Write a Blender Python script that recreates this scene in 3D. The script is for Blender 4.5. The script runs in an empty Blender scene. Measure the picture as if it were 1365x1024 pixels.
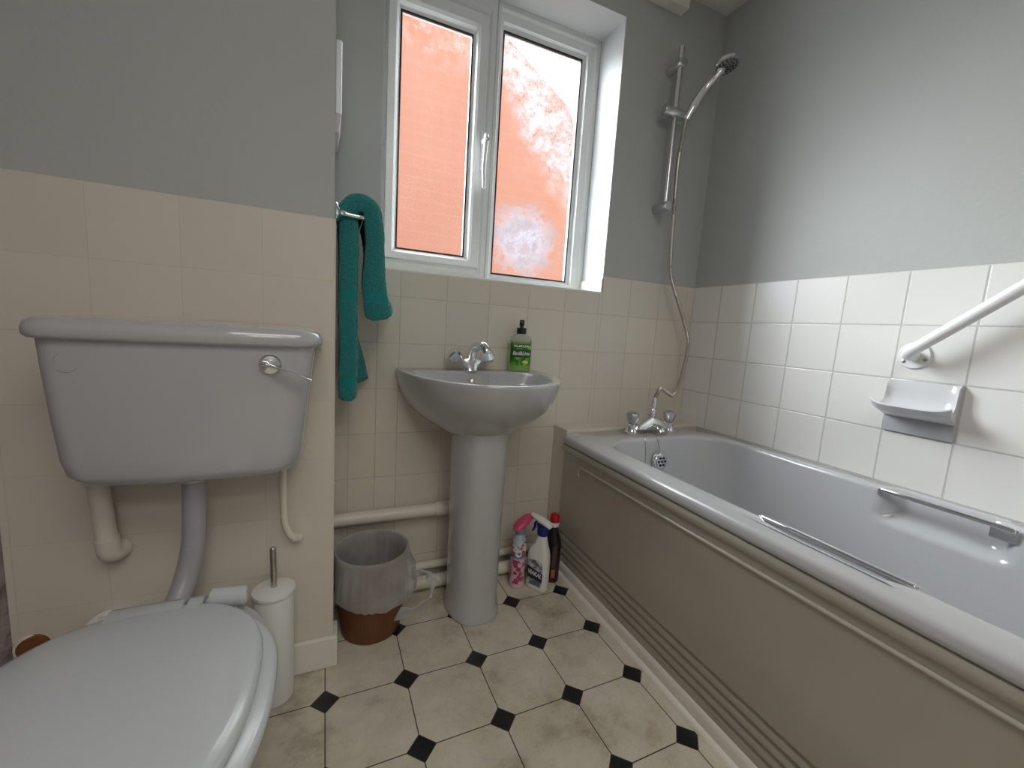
import bpy, bmesh, math, random
from mathutils import Vector, Matrix, noise
random.seed(7)
S = bpy.context.scene
C = S.collection
PI = math.pi
R = math.radians

# ------------------------------------------------------------ camera
CAM = (-1.4508, 0.0932, 0.9143)
yaw, pit, rol = R(23.9785), R(-7.5644), R(3.6622)
F = Vector((math.sin(yaw)*math.cos(pit), math.cos(yaw)*math.cos(pit), math.sin(pit)))
Rt = Vector((math.cos(yaw), -math.sin(yaw), 0)); Up = Rt.cross(F)
R2 = Rt*math.cos(rol)+Up*math.sin(rol); U2 = -Rt*math.sin(rol)+Up*math.cos(rol)
cd = bpy.data.cameras.new('camera'); cam = bpy.data.objects.new('camera', cd); C.objects.link(cam)
m = Matrix((R2, U2, -F)).transposed().to_4x4(); m.translation = Vector(CAM)
cam.matrix_world = m
cd.sensor_fit = 'HORIZONTAL'; cd.sensor_width = 36; cd.lens = 554.2055/1365*36; cd.clip_start = .01
S.camera = cam

# ------------------------------------------------------------ light and exposure
S.view_settings.view_transform = 'Standard'; S.view_settings.look = 'None'
S.view_settings.gamma = 1; S.view_settings.use_curve_mapping = False
S.view_settings.exposure = 1.0
W = bpy.data.worlds.new('overcast_sky'); S.world = W; W.use_nodes = True
bg = W.node_tree.nodes['Background']
bg.inputs[0].default_value = (.93, .97, 1, 1); bg.inputs[1].default_value = 4.2

def area(name, loc, target, sx, sy, power, col=(1, 1, 1), portal=False):
    l = bpy.data.lights.new(name, 'AREA'); l.shape = 'RECTANGLE'; l.size = sx; l.size_y = sy
    l.energy = power; l.color = col
    if portal: l.cycles.is_portal = True
    o = bpy.data.objects.new(name, l); C.objects.link(o); o.location = loc
    o.rotation_euler = (Vector(target)-Vector(loc)).to_track_quat('-Z', 'Y').to_euler()
    return o
area('window_portal', (-.895, 1.70, 1.56), (-.895, 0, 1.56), .86, 1.02, 1, portal=True)
area('landing_fill', (-1.3, -1.45, 2.15), (-1.3, -1.4, 0), .5, .5, 6, (1, .96, .90))       # unseen fill light added beyond the open doorway, up by the ceiling
area('overhead_fill', (-1.25, -.45, 2.19), (-1.25, -.44, 0), 1.0, .8, 5.5, (1, .97, .93))        # broad fill added just below the ceiling, out of view behind the camera
sl = bpy.data.lights.new('hazy_sun', 'SUN'); sl.energy = 6.2; sl.angle = R(42); sl.color = (.97, .99, 1)
so_ = bpy.data.objects.new('hazy_sun', sl); C.objects.link(so_); so_.location = (-3, 4, 4)
so_.rotation_euler = Vector((.92, -1.08, -.66)).to_track_quat('-Z', 'Y').to_euler()

# ------------------------------------------------------------ material helpers
class N:
    def __init__(s, name):
        s.m = bpy.data.materials.new(name); s.m.use_nodes = True; s.t = s.m.node_tree
        s.b = s.t.nodes['Principled BSDF']; s.out = s.t.nodes['Material Output']
    def new(s, ty, **k):
        n = s.t.nodes.new(ty)
        for a, v in k.items(): setattr(n, a, v)
        return n
    def put(s, inp, v):
        if isinstance(v, bpy.types.NodeSocket): s.t.links.new(v, inp)
        else: inp.default_value = v
    def M(s, op, a, b=None, c=None):
        n = s.new('ShaderNodeMath', operation=op)
        s.put(n.inputs[0], a)
        if b is not None: s.put(n.inputs[1], b)
        if c is not None: s.put(n.inputs[2], c)
        return n.outputs[0]
    def mix(s, f, a, b):
        n = s.new('ShaderNodeMix', data_type='RGBA'); s.put(n.inputs[0], f)
        s.put(n.inputs[6], a if isinstance(a, bpy.types.NodeSocket) else (*a, 1))
        s.put(n.inputs[7], b if isinstance(b, bpy.types.NodeSocket) else (*b, 1))
        return n.outputs[2]
    def pos(s):
        return s.new('ShaderNodeTexCoord').outputs['Object']
    def xyz(s):
        n = s.new('ShaderNodeSeparateXYZ'); s.t.links.new(s.pos(), n.inputs[0]); return n.outputs
    def noise(s, scale, detail=3, rough=.5, vec=None):
        n = s.new('ShaderNodeTexNoise'); s.t.links.new(vec or s.pos(), n.inputs['Vector'])
        n.inputs['Scale'].default_value = scale; n.inputs['Detail'].default_value = detail
        n.inputs['Roughness'].default_value = rough
        return n.outputs['Fac']
    def ramp(s, f, stops):
        n = s.new('ShaderNodeValToRGB'); s.t.links.new(f, n.inputs[0]); e = n.color_ramp.elements
        for i, (p, c) in enumerate(stops):
            x = e[i] if i < 2 else e.new(p)
            x.position = p; x.color = (*c, 1) if len(c) == 3 else c
        return n.outputs[0]
    def bump(s, h, strength=.3, dist=.01, normal=None):
        n = s.new('ShaderNodeBump'); s.t.links.new(h, n.inputs['Height'])
        n.inputs['Strength'].default_value = strength; n.inputs['Distance'].default_value = dist
        if normal: s.t.links.new(normal, n.inputs['Normal'])
        s.t.links.new(n.outputs[0], s.b.inputs['Normal']); return n.outputs[0]
    def set(s, **k):
        for a, v in k.items():
            a = {'base': 'Base Color', 'rough': 'Roughness', 'metal': 'Metallic', 'coat': 'Coat Weight', 'spec': 'Specular IOR Level',
                 'trans': 'Transmission Weight', 'ior': 'IOR', 'alpha': 'Alpha', 'sss': 'Subsurface Weight', 'sheen': 'Sheen Weight'}.get(a, a)
            if isinstance(v, tuple) and len(v) == 3: v = (*v, 1)
            s.put(s.b.inputs[a], v)
        return s.m

def mat(name, col, rough=.5, vary=.05, vs=6, metal=0, bump=0, bs=200, **k):
    n = N(name)
    f = n.noise(vs, 4)
    a = tuple(max(0, c*(1-vary)) for c in col); b = tuple(min(1, c*(1+vary)) for c in col)
    n.set(base=n.mix(f, a, b), rough=rough, metal=metal, **k)
    if bump: n.bump(n.noise(bs, 2), bump, .002)
    return n.m

def tile_mat(name, ax, offu, su, offv, sv, col, grout, w=.010, bumpy=.35, rough=.22):
    n = N(name); o = n.xyz()
    u = n.M('DIVIDE', n.M('SUBTRACT', o[ax], offu), su); v = n.M('DIVIDE', n.M('SUBTRACT', o[2], offv), sv)
    def dist(x): return n.M('ABSOLUTE', n.M('SUBTRACT', x, n.M('ROUND', x)))
    d = n.M('MINIMUM', dist(u), dist(v))
    wob = n.M('MULTIPLY', n.M('SUBTRACT', n.noise(25, 2), .5), .008)
    d = n.M('ADD', d, wob)
    mr = n.new('ShaderNodeMapRange', interpolation_type='SMOOTHSTEP'); n.put(mr.inputs[0], d)
    mr.inputs[1].default_value = w; mr.inputs[2].default_value = w*2.4
    t = mr.outputs[0]
    # every tile its own slight tone
    cell = n.new('ShaderNodeCombineXYZ'); n.put(cell.inputs[0], n.M('FLOOR', u)); n.put(cell.inputs[1], n.M('FLOOR', v))
    wn = n.new('ShaderNodeTexWhiteNoise'); n.t.links.new(cell.outputs[0], wn.inputs['Vector'])
    tone = n.mix(wn.outputs[0], tuple(c*.96 for c in col), tuple(min(1, c*1.03) for c in col))
    tone = n.mix(n.M('MULTIPLY', n.noise(5, 5), .25), tone, tuple(c*.9 for c in col))
    n.set(base=n.mix(t, grout, tone), rough=rough)
    h = n.M('ADD', t, n.M('MULTIPLY', n.noise(9, 2), .35))
    n.bump(h, bumpy, .003)
    return n.m

def srgb(r, g, b):
    f = lambda c: (c/255/12.92) if c/255 <= .04045 else ((c/255+.055)/1.055)**2.4
    return (f(r), f(g), f(b))

PAINT = srgb(182, 185, 183)
def paint_mat():
    n = N('blue_grey_wall_paint')
    f = n.noise(2.2, 5, .6)
    n.set(base=n.mix(f, tuple(c*.95 for c in PAINT), tuple(c*1.04 for c in PAINT)), rough=.62)
    n.bump(n.M('ADD', n.noise(60, 3), n.M('MULTIPLY', n.noise(6, 2), 1.2)), .12, .004)
    return n.m
M_paint = paint_mat()
CREAM = srgb(219, 212, 198)
M_tile_right = tile_mat('white_glazed_wall_tile', 1, 1.1786, .15, 1.1395, .1476, srgb(236, 235, 231), srgb(206, 204, 198), w=.009)  # grout colour darkened to carry the shadow lines of the joints
M_tile_back = tile_mat('cream_painted_wall_tile', 0, -.4949, .15, 1.1395, .1476, CREAM, srgb(198, 189, 173), w=.005)
M_tile_alcove = tile_mat('cream_overpainted_wall_tile', 0, -1.587, .1455, 1.1395, .143, CREAM, srgb(214, 204, 188), w=.005, bumpy=.15, rough=.35)
M_white = mat('white_upvc', srgb(226, 229, 229), .25, .02)
M_gloss = mat('white_gloss_woodwork', srgb(226, 222, 212), .3, .04)
M_ceil = mat('ceiling_emulsion', srgb(222, 220, 212), .8, .03, bump=.1, bs=40)
M_plaster = mat('white_reveal_paint', srgb(190, 193, 193), .5, .02, bump=.06, bs=30)
M_cer = mat('pale_grey_vitreous_china', srgb(184, 185, 186), .10, .015, coat=.5)
M_acr = mat('pale_grey_bath_acrylic', srgb(194, 196, 199), .16, .015, coat=.4)
M_seat = mat('pale_grey_seat_plastic', srgb(194, 198, 199), .18, .015)
M_chrome = mat('polished_chrome', (.82, .83, .85), .08, .02, metal=1)
M_sat = mat('satin_chrome', (.62, .62, .63), .24, .03, metal=1)
M_steel = mat('brushed_steel', (.55, .52, .48), .3, .05, metal=1)
M_panel = mat('champagne_bath_panel', srgb(175, 171, 157), .30, .03, vs=3, coat=.3)
M_pipe = mat('cream_painted_pipe', srgb(226, 220, 206), .4, .04)
M_black = mat('black_plastic', (.008, .008, .009), .3, .1)
M_gap = mat('dark_plastic_hole', (.015, .015, .017), .6, .1)
M_red = mat('red_plastic_cap', srgb(196, 20, 28), .35, .05)
M_blue = mat('deep_blue_plastic', srgb(24, 32, 120), .35, .05)
M_wplas = mat('white_plastic', srgb(232, 232, 228), .3, .02)
M_pink = mat('pink_plastic', srgb(214, 78, 118), .35, .04)
M_grey = mat('grey_lilac_plastic', srgb(172, 170, 176), .35, .04)
M_bar = mat('white_powder_coated_tube', srgb(238, 238, 238), .28, .02)

def floor_mat():
    n = N('marble_vinyl_with_black_inserts'); o = n.xyz()
    fx, fy, fr, fs = -1.4573, 1.2559, R(.4679), .1919
    X = n.M('SUBTRACT', o[0], fx); Y = n.M('SUBTRACT', o[1], fy)
    c, s = math.cos(fr)/fs, math.sin(fr)/fs
    u = n.M('ADD', n.M('MULTIPLY', X, c), n.M('MULTIPLY', Y, s)); v = n.M('SUBTRACT', n.M('MULTIPLY', Y, c), n.M('MULTIPLY', X, s))
    du = n.M('ABSOLUTE', n.M('SUBTRACT', u, n.M('ROUND', u))); dv = n.M('ABSOLUTE', n.M('SUBTRACT', v, n.M('ROUND', v)))
    sm = n.M('ADD', du, dv)
    dia = n.M('LESS_THAN', sm, .162); edge = n.M('LESS_THAN', sm, .176)
    line = n.M('LESS_THAN', n.M('MINIMUM', du, dv), .0065)
    vein = n.noise(7, 6, .65)
    base = n.ramp(vein, [(.30, srgb(160, 148, 126)), (.45, srgb(204, 195, 176)), (.7, srgb(222, 216, 200))])
    fine = n.new('ShaderNodeTexNoise'); n.t.links.new(n.pos(), fine.inputs['Vector']); fine.inputs['Scale'].default_value = 9
    fine.inputs['Detail'].default_value = 8; fine.inputs['Distortion'].default_value = 1.6
    veins = n.ramp(fine.outputs['Fac'], [(.47, (0, 0, 0)), (.50, (1, 1, 1)), (.53, (0, 0, 0))])
    base = n.mix(n.M('MULTIPLY', veins, .10), base, srgb(128, 118, 104))
    base = n.mix(line, base, srgb(66, 52, 44))
    base = n.mix(edge, base, srgb(80, 66, 56))
    blk = n.mix(n.noise(120, 2), (.006, .006, .008), (.016, .016, .02))
    n.set(base=n.mix(dia, base, blk), rough=.3)
    n.bump(n.M('ADD', n.noise(160, 2), n.M('MULTIPLY', n.M('MAXIMUM', line, edge), -1.0)), .08, .002)
    return n.m
M_floor = floor_mat()

# ------------------------------------------------------------ object helpers
def finish(o, name, m, parent, smooth, ang):
    me = o.data
    if m is not None:
        for x in (m if isinstance(m, (list, tuple)) else [m]): me.materials.append(x)
    if smooth:
        for p in me.polygons: p.use_smooth = True
        me.set_sharp_from_angle(angle=R(ang))
    if parent: attach(o, parent)
    return o
def attach(o, parent):
    o.parent = parent
    b = parent
    off = Vector((0, 0, 0))
    while b: off += b.location; b = b.parent
    o.location = Vector(o.location)-off
def obj(name, bm, m, parent=None, smooth=True, ang=38):
    bmesh.ops.recalc_face_normals(bm, faces=bm.faces)
    me = bpy.data.meshes.new(name); bm.to_mesh(me); bm.free()
    o = bpy.data.objects.new(name, me); C.objects.link(o)
    return finish(o, name, m, parent, smooth, ang)
def tag(o, label, cat, group=None):
    o['label'] = label; o['category'] = cat
    if group: o['group'] = group
    return o
def thing(name, loc, label, cat, group=None):
    o = bpy.data.objects.new(name, None); C.objects.link(o); o.location = loc; o.empty_display_size = .05
    return tag(o, label, cat, group)
def struct(o): o['kind'] = 'structure'; return o
def bmn(): return bmesh.new()
def box(bm, x0, x1, y0, y1, z0, z1, bev=0, seg=2, mat=0):
    vs = [bm.verts.new(p) for p in ((x0,y0,z0),(x1,y0,z0),(x1,y1,z0),(x0,y1,z0),(x0,y0,z1),(x1,y0,z1),(x1,y1,z1),(x0,y1,z1))]
    fs = [bm.faces.new([vs[i] for i in q]) for q in ((3,2,1,0),(4,5,6,7),(0,1,5,4),(1,2,6,5),(2,3,7,6),(3,0,4,7))]
    for f in fs: f.material_index = mat
    if bev:
        es = {e for f in fs for e in f.edges}
        bmesh.ops.bevel(bm, geom=list(es)+vs, offset=bev, segments=seg, profile=.5, affect='EDGES')
    return bm
def loft(bm, rings, cap0=True, cap1=True, closed=True):
    L = [[bm.verts.new(p) for p in r] for r in rings]
    n = len(L[0])
    for a, b in zip(L, L[1:]):
        for i in range(n if closed else n-1):
            j = (i+1) % n
            bm.faces.new((a[i], a[j], b[j], b[i]))
    if cap0: bm.faces.new(L[0][::-1])
    if cap1: bm.faces.new(L[-1])
    return L
def frames(path):
    P = [Vector(p) for p in path]; T = []
    for i in range(len(P)):
        a = P[max(0, i-1)]; b = P[min(len(P)-1, i+1)]; T.append((b-a).normalized())
    up = Vector((0, 0, 1)) if abs(T[0].z) < .9 else Vector((0, 1, 0))
    u = (up-T[0]*up.dot(T[0])).normalized(); out = []
    for i in range(len(P)):
        u = (u-T[i]*u.dot(T[i])).normalized(); out.append((P[i], T[i], u, T[i].cross(u)))
    return out
def tube(bm, path, r, n=14, caps=True):
    rr = r if isinstance(r, (list, tuple)) else [r]*len(path)
    rings = []
    for (p, t, u, w), q in zip(frames(path), rr):
        qx, qy = q if isinstance(q, tuple) else (q, q)
        rings.append([p+u*math.cos(2*PI*i/n)*qx+w*math.sin(2*PI*i/n)*qy for i in range(n)])
    return loft(bm, rings, caps, caps)
def spline(pts, k=8):
    P = [Vector(p) for p in pts]; P = [2*P[0]-P[1]]+P+[2*P[-1]-P[-2]]; out = []
    for i in range(1, len(P)-2):
        a, b, c, d = P[i-1:i+3]
        for j in range(k):
            t = j/k
            out.append(.5*((2*b)+(c-a)*t+(2*a-5*b+4*c-d)*t*t+(3*b-a-3*c+d)*t**3))
    out.append(P[-2]); return out
def lathe(bm, prof, c=(0, 0, 0), axis=(0, 0, 1), n=32, cap=True, sx=1, sy=1):
    A = Vector(axis).normalized(); u = Vector((1, 0, 0)) if abs(A.x) < .9 else Vector((0, 1, 0))
    u = (u-A*u.dot(A)).normalized(); w = A.cross(u); c = Vector(c)
    rings = [[c+A*z+u*math.cos(2*PI*i/n)*max(r, 1e-5)*sx+w*math.sin(2*PI*i/n)*max(r, 1e-5)*sy for i in range(n)] for r, z in prof]
    return loft(bm, rings, cap, cap)
def rrect(x0, x1, y0, y1, r, z, nc=8, nx=16, ny=60):
    p = []
    def side(a, b, k): return [(a[0]+(b[0]-a[0])*i/k, a[1]+(b[1]-a[1])*i/k, z) for i in range(k)]
    def arc(cx, cy, a0): return [(cx+r*math.cos(a0+PI/2*i/nc), cy+r*math.sin(a0+PI/2*i/nc), z) for i in range(nc)]
    p += arc(x1-r, y1-r, 0); p += side((x1-r, y1), (x0+r, y1), nx)
    p += arc(x0+r, y1-r, PI/2); p += side((x0, y1-r), (x0, y0+r), ny)
    p += arc(x0+r, y0+r, PI); p += side((x0+r, y0), (x1-r, y0), nx)
    p += arc(x1-r, y0+r, 1.5*PI); p += side((x1, y0+r), (x1, y1-r), ny)
    return p
def extrude_y(bm, prof, y0, y1, closed=True):
    a = [(x, y0, z) for x, z in prof]; b = [(x, y1, z) for x, z in prof]
    return loft(bm, [a, b], closed, closed, closed)
def sup(a, b, e, n, cx, cy, z, a0=0):
    out = []
    for i in range(n):
        t = 2*PI*i/n+a0; c, s = math.cos(t), math.sin(t)
        out.append((cx+a*math.copysign(abs(c)**(2/e), c), cy+b*math.copysign(abs(s)**(2/e), s), z))
    return out
def text_obj(name, s, size, m, parent, fn, ext=.0, shear=0, bold=0, sx=1):
    cu = bpy.data.curves.new(name, 'FONT'); cu.body = s; cu.size = size; cu.align_x = 'CENTER'; cu.align_y = 'CENTER'
    cu.shear = shear; cu.offset = bold; cu.resolution_u = 4
    t = bpy.data.objects.new(name+'_tmp', cu); C.objects.link(t)
    dg = bpy.context.evaluated_depsgraph_get(); me = bpy.data.meshes.new_from_object(t.evaluated_get(dg))
    bpy.data.objects.remove(t)
    bm = bmn(); bm.from_mesh(me)
    bmesh.ops.subdivide_edges(bm, edges=[e for e in bm.edges if e.calc_length() > size*.2], cuts=2)
    for v in bm.verts: v.co = fn(v.co.x*sx, v.co.y)
    o = obj(name, bm, m, parent, smooth=False)
    return o

ZT = 1.1395; YB = 1.4727; YL = 1.185; XL = -1.441; XLW = -2.036; ZC = 2.205; YR = -1.0

# ------------------------------------------------------------ room shell
bm = bmn(); box(bm, XLW-.1, .1, YR-.8, YB+.3, -.05, 0); struct(obj('floor', bm, M_floor, smooth=False))
bm = bmn(); box(bm, XLW-.1, .1, YR-.8, YB+.3, ZC, ZC+.05); struct(obj('ceiling', bm, M_ceil, smooth=False))
WX0, WX1, WZ0, WZ1 = -1.312, -.478, 1.073, 2.05
bm = bmn(); D = .24
box(bm, XL-.3, WX0, YB, YB+D, 0, ZC); box(bm, WX1, .1, YB, YB+D, 0, ZC)
box(bm, WX0, WX1, YB, YB+D, 0, WZ0); box(bm, WX0, WX1, YB, YB+D, WZ1, ZC)
wb = struct(obj('wall_back', bm, M_paint, smooth=False))
TT = .005
bm = bmn()   # tiling: proud of the plaster, cut round the window
box(bm, XL, WX0, YB-TT, YB, 0, ZT, .002, 1); box(bm, WX1, 0, YB-TT, YB, 0, ZT, .002, 1); box(bm, WX0, WX1, YB-TT, YB, 0, WZ0, 0)
obj('wall_tiles', bm, M_tile_back, wb, smooth=False)
bm = bmn()   # white painted reveal lining
e = .003
box(bm, WX1-e, WX1, YB, YB+D, WZ0, WZ1); box(bm, WX0, WX0+e, YB, YB+D, WZ0, WZ1)
box(bm, WX0, WX1, YB, YB+D, WZ1-e, WZ1)
obj('reveal', bm, M_plaster, wb, smooth=False)
bm = bmn(); box(bm, WX0, WX1, YB-.006, YB+.15, WZ0-.004, WZ0+.004, .001, 1)
box(bm, WX1-.010, WX1-e, YB-.004, YB+.148, WZ0+.004, ZT-.012, .0015, 1)
obj('sill_tiles', bm, M_gloss, wb, smooth=False)

bm = bmn(); box(bm, 0, .1, YR, YB+D, 0, ZC); wr = struct(obj('wall_right', bm, M_paint, smooth=False))
bm = bmn(); box(bm, -TT, 0, YR+.4, YB-TT, .4, ZT, .002, 1); obj('wall_tiles', bm, M_tile_right, wr, smooth=False)

bm = bmn(); box(bm, XLW-.1, XL, YL, YB+D, 0, ZC); wa = struct(obj('wall_alcove', bm, M_paint, smooth=False))
bm = bmn(); box(bm, XLW, XL+.0035, YL-TT, YL, 0, ZT, .0018, 1); obj('wall_tiles', bm, M_tile_alcove, wa, smooth=False)
bm = bmn(); box(bm, XL, XL+.0035, YL, YB-TT, 0, ZT); obj('wall_tiles', bm, M_tile_alcove, wa, smooth=False)

def lilac():
    n = N('lilac_mottled_wallpaper')
    f = n.noise(28, 5, .7); g = n.noise(90, 2)
    base = n.ramp(f, [(.38, srgb(120, 104, 106)), (.5, srgb(172, 158, 162)), (.68, srgb(190, 178, 184))])
    n.set(base=n.mix(n.M('MULTIPLY', g, .4), base, srgb(150, 134, 142)), rough=.7); n.bump(f, .15, .003)
    return n.m
bm = bmn(); box(bm, XLW-.1, XLW, YR, YL, 0, ZC); struct(obj('wall_left', bm, lilac(), smooth=False))
bm = bmn(); box(bm, XLW-.1, -1.85, YR-.08, YR, 0, ZC); box(bm, -.95, .1, YR-.08, YR, 0, ZC); box(bm, -1.85, -.95, YR-.08, YR, 2.0, ZC)
box(bm, XLW-.1, .1, YR-.9, YR-.8, 0, ZC); box(bm, XLW-.1, XLW, YR-.8, YR-.08, 0, ZC); box(bm, 0, .1, YR-.8, YR, 0, ZC)
struct(obj('wall_rear', bm, M_paint, smooth=False))
bm = bmn()
for (a, b) in ((-1.89, -1.85), (-.95, -.91)): box(bm, a, b, YR-.02, YR+.015, 0, 2.04, .004)
box(bm, -1.89, -.91, YR-.02, YR+.015, 2.0, 2.04, .004); struct(obj('trim_3', bm, M_gloss, smooth=False))

# skirtings
bm = bmn(); box(bm, XLW, XL+.014, YL-.018, YL-TT, 0, .086, .004, 2); box(bm, XL, XL+.014, YL-.01, YL+.05, 0, .086, .003, 2)
struct(obj('baseboard_alcove', bm, M_gloss, smooth=False))
bm = bmn(); extrude_y(bm, [(-.642, 0), (-.642, .034), (-.639, .042), (-.634, .046), (-.612, .046), (-.612, 0)], -.6, 1.365)
extrude_y(bm, [(-.656, 0), (-.655, .004), (-.650, .010), (-.642, .013), (-.642, 0)], -.6, 1.36)
struct(obj('baseboard_bath', bm, M_gloss, ang=60))
# boxed pipe run under the ceiling, tiled ledge between bath and wall
bm = bmn(); box(bm, -1.43, -.236, YB-.045, YB, 2.127, ZC, .003, 2); struct(obj('trim_1', bm, M_ceil, smooth=False))
bm = bmn(); box(bm, -.650, -.002, 1.371, YB-TT, 0, .558, .003, 2); tl = struct(obj('trim_2', bm, mat('cream_ledge_tile', CREAM, .25, .03), smooth=False))

# ------------------------------------------------------------ window
def glass_mat():
    n = N('wet_obscure_glass'); o = n.xyz()
    tr = n.new('ShaderNodeBsdfTransparent'); tr.inputs[0].default_value = (.97, .98, .98, 1)
    tl = n.new('ShaderNodeBsdfTranslucent'); tl.inputs[0].default_value = (.29, .31, .34, 1)
    gl = n.new('ShaderNodeBsdfGlossy'); gl.inputs['Roughness'].default_value = .4
    # condensation: an even haze, streaked patches, beads gathered towards the top and the lower corner
    haze = n.noise(3.2, 4, .6)
    patch = n.ramp(n.noise(20, 9, .8), [(.46, (0, 0, 0)), (.58, (1, 1, 1))])
    vor = n.new('ShaderNodeTexVoronoi'); n.t.links.new(n.pos(), vor.inputs['Vector']); vor.inputs['Scale'].default_value = 115
    bead = n.ramp(vor.outputs['Distance'], [(.25, (1, 1, 1)), (.5, (0, 0, 0))])
    # diagonal band: distance from the line that crosses the upper right of the pane
    d = n.M('ABSOLUTE', n.M('ADD', n.M('ADD', n.M('MULTIPLY', n.M('SUBTRACT', o[0], -.70), .80), n.M('MULTIPLY', n.M('SUBTRACT', o[2], 1.77), .60)), n.M('MULTIPLY', n.M('SUBTRACT', haze, .5), .25)))
    mr = n.new('ShaderNodeMapRange', interpolation_type='SMOOTHSTEP'); n.put(mr.inputs[0], d); mr.inputs[1].default_value = .03; mr.inputs[2].default_value = .17
    mr.inputs[3].default_value = 1; mr.inputs[4].default_value = 0
    band = mr.outputs[0]
    top = n.new('ShaderNodeMapRange', interpolation_type='SMOOTHSTEP'); n.put(top.inputs[0], o[2]); top.inputs[1].default_value = 1.72; top.inputs[2].default_value = 1.95
    # wet patch low in the fixed pane
    dx = n.M('DIVIDE', n.M('SUBTRACT', o[0], -.74), .13); dz = n.M('DIVIDE', n.M('SUBTRACT', o[2], 1.265), .12)
    rr = n.M('SQRT', n.M('ADD', n.M('MULTIPLY', dx, dx), n.M('MULTIPLY', dz, dz)))
    rr = n.M('ADD', rr, n.M('MULTIPLY', n.M('SUBTRACT', patch, .5), .5))
    lp = n.new('ShaderNodeMapRange', interpolation_type='SMOOTHSTEP'); n.put(lp.inputs[0], rr); lp.inputs[1].default_value = .55; lp.inputs[2].default_value = 1.25
    lp.inputs[3].default_value = 1; lp.inputs[4].default_value = 0
    f = n.M('ADD', n.M('MULTIPLY', haze, .06), n.M('MULTIPLY', n.M('MULTIPLY', top.outputs[0], patch), .08))
    f = n.M('ADD', f, n.M('MULTIPLY', band, n.M('ADD', .10, n.M('MULTIPLY', patch, .30))))
    f = n.M('ADD', f, n.M('MULTIPLY', lp.outputs[0], n.M('ADD', .13, n.M('MULTIPLY', patch, .16))))
    f = n.M('ADD', f, n.M('MULTIPLY', n.M('MULTIPLY', bead, patch), n.M('MULTIPLY', n.M('ADD', band, n.M('ADD', top.outputs[0], lp.outputs[0])), .18)))
    f = n.M('MINIMUM', f, .85)
    fine = n.ramp(n.noise(60, 4, .75), [(.46, (0, 0, 0)), (.58, (1, 1, 1))])
    dark = n.M('MULTIPLY', n.M('MULTIPLY', bead, fine), n.M('MULTIPLY', n.M('MAXIMUM', band, n.M('MULTIPLY', lp.outputs[0], .6)), .9))
    wash = n.M('MULTIPLY', lp.outputs[0], .35)
    tc = n.mix(dark, (.97, .98, .98), (.30, .20, .17)); n.t.links.new(n.mix(wash, tc, (.42, .62, .85)), tr.inputs[0])
    mx = n.new('ShaderNodeMixShader'); n.put(mx.inputs[0], f); n.t.links.new(tr.outputs[0], mx.inputs[1]); n.t.links.new(tl.outputs[0], mx.inputs[2])
    m2 = n.new('ShaderNodeMixShader'); m2.inputs[0].default_value = .02; n.t.links.new(mx.outputs[0], m2.inputs[1]); n.t.links.new(gl.outputs[0], m2.inputs[2])
    n.t.links.new(m2.outputs[0], n.out.inputs[0])
    return n.m
M_glass = glass_mat()
YF = YB+.15
def frame_ring(bm, xo0, xo1, zo0, zo1, xi0, xi1, zi0, zi1, prof):
    # prof: list of (t, y) with t 0..1 between outer and inner rectangle
    rings = []
    for t, y in prof:
        x0 = xo0+(xi0-xo0)*t; x1 = xo1+(xi1-xo1)*t; z0 = zo0+(zi0-zo0)*t; z1 = zo1+(zi1-zo1)*t
        rings.append([(x0, y, z0), (x1, y, z0), (x1, y, z1), (x0, y, z1)])
    rings.append(rings[0]); loft(bm, rings, False, False)
win = thing('window_1', (-.895, YF, WZ0), '', ''); del win['label'], win['category']; struct(win)
bm = bmn()
# outer frame around the sash, mullion, outer frame around the fixed pane
frame_ring(bm, -1.315, -.912, 1.073, 2.06, -1.277, -.949, 1.135, 1.974, [(0, YF+.07), (0, YF+.004), (.12, YF), (.55, YF), (.75, YF+.006), (1, YF+.010), (1, YF+.045)])
frame_ring(bm, -.912, -.472, 1.073, 2.06, -.879, -.549, 1.122, 1.974, [(0, YF+.07), (0, YF), (.35, YF), (.45, YF+.005), (.75, YF+.009), (.8, YF+.022), (1, YF+.026), (1, YF+.045)])
obj('window_frame', bm, M_white, win, smooth=False)
bm = bmn()
frame_ring(bm, -1.283, -.945, 1.130, 1.980, -1.240, -1.0, 1.168, 1.914, [(0, YF+.01), (0, YF-.008), (.05, YF-.012), (.55, YF-.012), (.7, YF-.006), (.8, YF+.006), (1, YF+.012), (1, YF+.028), (0, YF+.028)])
sash = obj('window_sash', bm, M_white, win, smooth=False)
bm = bmn(); frame_ring(bm, -1.2435, -.9965, 1.1645, 1.9175, -1.238, -1.002, 1.170, 1.912, [(0, YF+.011), (0, YF+.009), (1, YF+.009), (1, YF+.016)])
frame_ring(bm, -.882, -.546, 1.119, 1.977, -.876, -.552, 1.125, 1.970, [(0, YF+.026), (0, YF+.024), (1, YF+.024), (1, YF+.031)])
obj('gasket', bm, M_black, win, smooth=False)
bm = bmn(); box(bm, -1.245, -.995, YF+.018, YF+.022, 1.16, 1.92); obj('window_pane', bm, M_glass, sash, smooth=False)
bm = bmn(); box(bm, -.885, -.544, YF+.034, YF+.038, 1.115, 1.98); obj('window_pane', bm, M_glass, win, smooth=False)
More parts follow.
